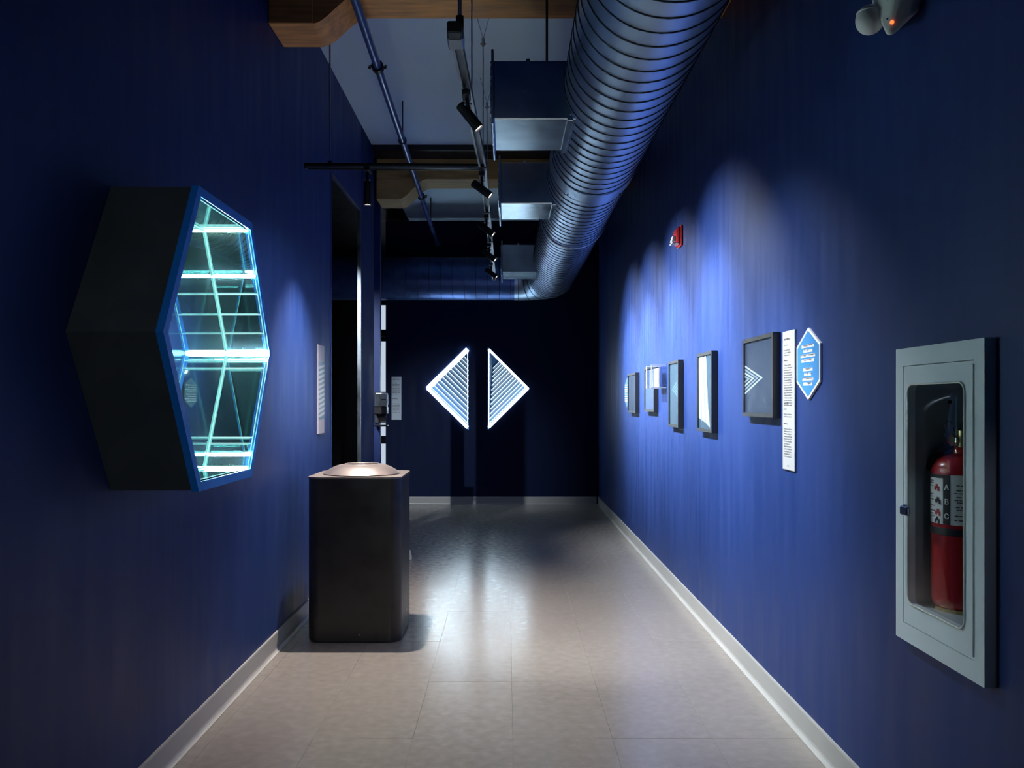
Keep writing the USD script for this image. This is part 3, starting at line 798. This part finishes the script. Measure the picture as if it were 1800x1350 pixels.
# the extinguisher inside it
ex = thing('fire_extinguisher', 'red fire extinguisher standing inside the white wall cabinet', 'fire extinguisher', (XR + .098, 2.342, tub_z[0] + .004))
ec = (XR + .098, 2.342, tub_z[0] + .004)
R = .083
part(ex, 'cylinder', lathe([(.0001, 0.006), (R * .8, 0.006), (R * .94, .012), (R, .03), (R, .375), (R * .97, .39), (R * .85, .408), (R * .6, .42), (R * .35, .427), (.028, .43), (.026, .445), (.0001, .445)], ec, n=44), 'exred', True)
part(ex, 'foot_ring', lathe([(R * .9, 0), (R * .97, 0), (R * .97, .01), (R * .9, .01)], ec, n=36), 'brass', 30)
part(ex, 'band', lathe([(R + .0005, .208), (R + .003, .209), (R + .003, .227), (R + .0005, .228)], ec, n=40), 'rubber', 30)
def wrap(a0, a1, h0, h1, off=.0012):
    """a label piece wrapped round the cylinder; angles in degrees, 180 faces the corridor"""
    n = max(2, int(abs(a1 - a0) / 6)); an = np.radians(np.linspace(a0, a1, n + 1)); v = []; f = []
    for q in an:
        for h in (h0, h1): v.append((ec[0] + (R + off) * math.cos(q), ec[1] + (R + off) * math.sin(q), ec[2] + h))
    for i in range(n): f += [[2 * i, 2 * i + 2, 2 * i + 3], [2 * i, 2 * i + 3, 2 * i + 1]]
    return trimesh.Trimesh(v, f, process=False)


lb = part(ex, 'label', wrap(130, 300, .238, .372), 'white', True)
part(lb, 'black_stripe', wrap(204, 218, .238, .372, .0018), 'rubber', True)
part(lb, 'black_header', wrap(146, 204, .362, .372, .0018), 'rubber', True)
def wrapped(mesh2d, a_c, h_c, off):
    v = np.array(mesh2d.vertices); th = math.radians(a_c) + v[:, 0] / R
    r = R + off + v[:, 2]
    return trimesh.Trimesh(np.stack([ec[0] + r * np.cos(th), ec[1] + r * np.sin(th), ec[2] + h_c + v[:, 1]], 1), mesh2d.faces, process=False)


for ch, h in (('A', .332), ('B', .293), ('C', .254)):
    tm = meshkit.text_mesh(ch, .014, .0006, bold=True); tm.apply_translation((-tm.bounds[1][0] / 2, 0, 0))
    part(lb, 'letter', wrapped(tm, 211, h, .002), 'white', False)
lr = np.random.default_rng(3)
pic = []
for h in (.352, .346, .338, .315, .308, .300, .284, .270, .262, .255):
    a = 152 + lr.uniform(0, 6)
    while a < 178:
        w = lr.uniform(2, 6); pic.append(wrap(a, a + w, h, h + .0028, .0018)); a += w + lr.uniform(.8, 2)
for h in (.343, .330, .322, .312, .304, .298, .285, .278, .262, .250):
    a = 224 + lr.uniform(0, 5)
    while a < 274:
        w = lr.uniform(3, 9); pic.append(wrap(a, a + w, h, h + .003, .0018)); a += w + lr.uniform(.8, 2)
part(lb, 'print', cat(*pic), 'ink', False, kind='stuff')
for k, (a, h, mt) in enumerate(((183, .335, 'dot'), (186, .300, 'rubber'), (186, .268, 'dot'), (184, .247, 'rubber'))):
    part(lb, 'pictogram', cat(wrap(a - 1, a + 5, h - .006, h + .004, .0019), wrap(a + 3, a + 9, h - .002, h + .010, .0019), wrap(a + 8, a + 13, h - .009, h + .003, .0019)), mt, False)
ez = ec[2] + .445
part(ex, 'valve', cat(cyl((ec[0], ec[1], ez - .01), (ec[0], ec[1], ez + .045), .02, 18), cyl((ec[0], ec[1] + .04, ez + .02), (ec[0], ec[1] - .03, ez + .02), .013, 14)), 'brass')
hm = lambda pts, w: tube(pts, w, 8)
part(ex, 'carry_handle', hm([(ec[0], ec[1] + .01, ez + .04), (ec[0], ec[1] - .03, ez + .045), (ec[0], ec[1] - .10, ez + .04)], .011), 'rubber')
part(ex, 'squeeze_lever', hm([(ec[0], ec[1] + .015, ez + .05), (ec[0], ec[1] - .03, ez + .075), (ec[0], ec[1] - .11, ez + .075)], .011), 'rubber')
part(ex, 'pull_ring', tube([(ec[0] - .02, ec[1] + .045 + .026 * math.cos(q), ez + .045 + .026 * math.sin(q)) for q in np.linspace(0, 2 * np.pi, 24, endpoint=False)], .0022, 6, True), 'chrome')
part(ex, 'gauge', cyl((ec[0] - .02, ec[1] + .01, ez + .018), (ec[0] - .032, ec[1] + .01, ez + .018), .016, 18), 'brass')
part(ex, 'safety_seal', tube([(ec[0] - .02, ec[1] + .045, ez + .02), (ec[0] - .03, ec[1] + .06, ez - .01), (ec[0] - .035, ec[1] + .055, ez - .05), (ec[0] - .03, ec[1] + .03, ez - .03)], .003, 6), 'red')
hose = [(ec[0] - .015, ec[1] + .035, ez + .005), (ec[0] - .05, ec[1] + .06, ez - .02), (ec[0] - .06, ec[1] + .10, ez - .08), (ec[0] - .055, ec[1] + .125, ez - .15), (ec[0] - .05, ec[1] + .13, ez - .20)]
part(ex, 'hose', hm(hose[:4], [.008, .009, .009, .010]), 'rubber')
part(ex, 'nozzle', hm(hose[3:], [.010, .014]), 'plast')

# ================================================================== LEFT SIDE AND BACK: small things
lp = thing('text_panel', 'narrow glossy panel with reflections drawn as stripes on the left wall before the dark opening', 'text panel', (XL, 5.52, 1.38))
part(lp, 'board', box(XL + .0005, XL + .010, 5.43, 5.61, 1.098, 1.668, .001), 'mauve', False)
pf = part(lp, 'reflection_face', box(XL + .0098, XL + .0106, 5.433, 5.607, 1.19, 1.56), 'paleb', False)
for k in range(11):
    z = 1.20 + k * .031
    part(pf, 'reflected_stripe', poly([(5.436, z), (5.604, z + .022), (5.604, z + .038), (5.436, z + .016)], XL + .0104, XL + .0114), 'panel', False)  # slanted pale bars draw a reflection on the glossy panel

bl = thing('text_panel', 'small grey text panel on the back wall left of the glowing triangles', 'text panel', (-1.405, YB, 1.35))
bx0, bx1 = px(688.5, 0, YB)[0], px(705.5, 0, YB)[0]
bz0, bz1 = px(0, 738, YB)[1], px(0, 662, YB)[1]
part(bl, 'board', box(bx0, bx1, YB - .012, YB - .0005, bz0, bz1, .001), 'grey', False)
bp = lambda a, b, z0, z1: box(bx0 + a, bx0 + b, YB - .0132, YB - .0118, z0, z1)
for nm, mt, n, h, lead, top, rag in (('heading', 'rubber', 1, .014, .03, bz1 - .04, (.9,)), ('paragraph', 'ink', 8, .009, .018, bz1 - .10, (1, .9, .96)), ('heading', 'rubber', 1, .013, .03, bz1 - .285, (.6,)), ('paragraph', 'ink', 7, .009, .018, bz1 - .35, (1, .92, .97))):
    rows(bl, nm, mt, bp, n, h, lead, top, .010, bx1 - bx0 - .03, rag, len(used))

# dispenser on the pier at the end of the left wall
sd = thing('sanitizer_dispenser', 'clear and black hand sanitizer dispenser on the pier by the bright gap', 'dispenser', (XL, 8.15, 1.2))
dy0, dy1, dx0, dx1 = 8.08, 8.2, XL - .03, XL + .09
part(sd, 'back_plate', box(dx0 - .02, dx1 - .03, 8.105, 8.119, 1.10, 1.40, .004), 'black', False)
part(sd, 'bottle', box(dx0 + .012, dx1, 7.98, 8.10, 1.265, 1.385, .012), 'acryl', False)
part(sd, 'bottle_edge', cat(box(dx1 - .006, dx1 + .003, 7.975, 7.982, 1.20, 1.385), box(dx0 + .012, dx1, 7.975, 7.982, 1.378, 1.386)), 'acredge', False)
part(sd, 'pump', box(dx0 - .01, dx1 - .006, 7.97, 8.105, 1.185, 1.262, .008), 'head', False)
part(sd, 'drip_tray', cat(box(dx0 - .01, dx1, 7.97, 8.10, 1.072, 1.086, .003), box(dx0 + .02, dx0 + .03, 8.06, 8.10, 1.08, 1.19, .002)), 'head', False)

# scrap of paper on the floor behind the bin
sc = trimesh.Trimesh([(-.83, 7.0, .004), (-.79, 7.02, .004), (-.80, 7.06, .075), (-.84, 7.04, .10), (-.845, 7.1, .004), (-.79, 7.09, .004)], [[0, 1, 2], [0, 2, 3], [3, 2, 5], [3, 5, 4], [0, 3, 4], [1, 5, 2], [0, 4, 5], [0, 5, 1]], process=False)
single('paper_scrap', sc, 'paper', 'small folded scrap of beige paper on the floor behind the bin', 'paper', smooth=False)
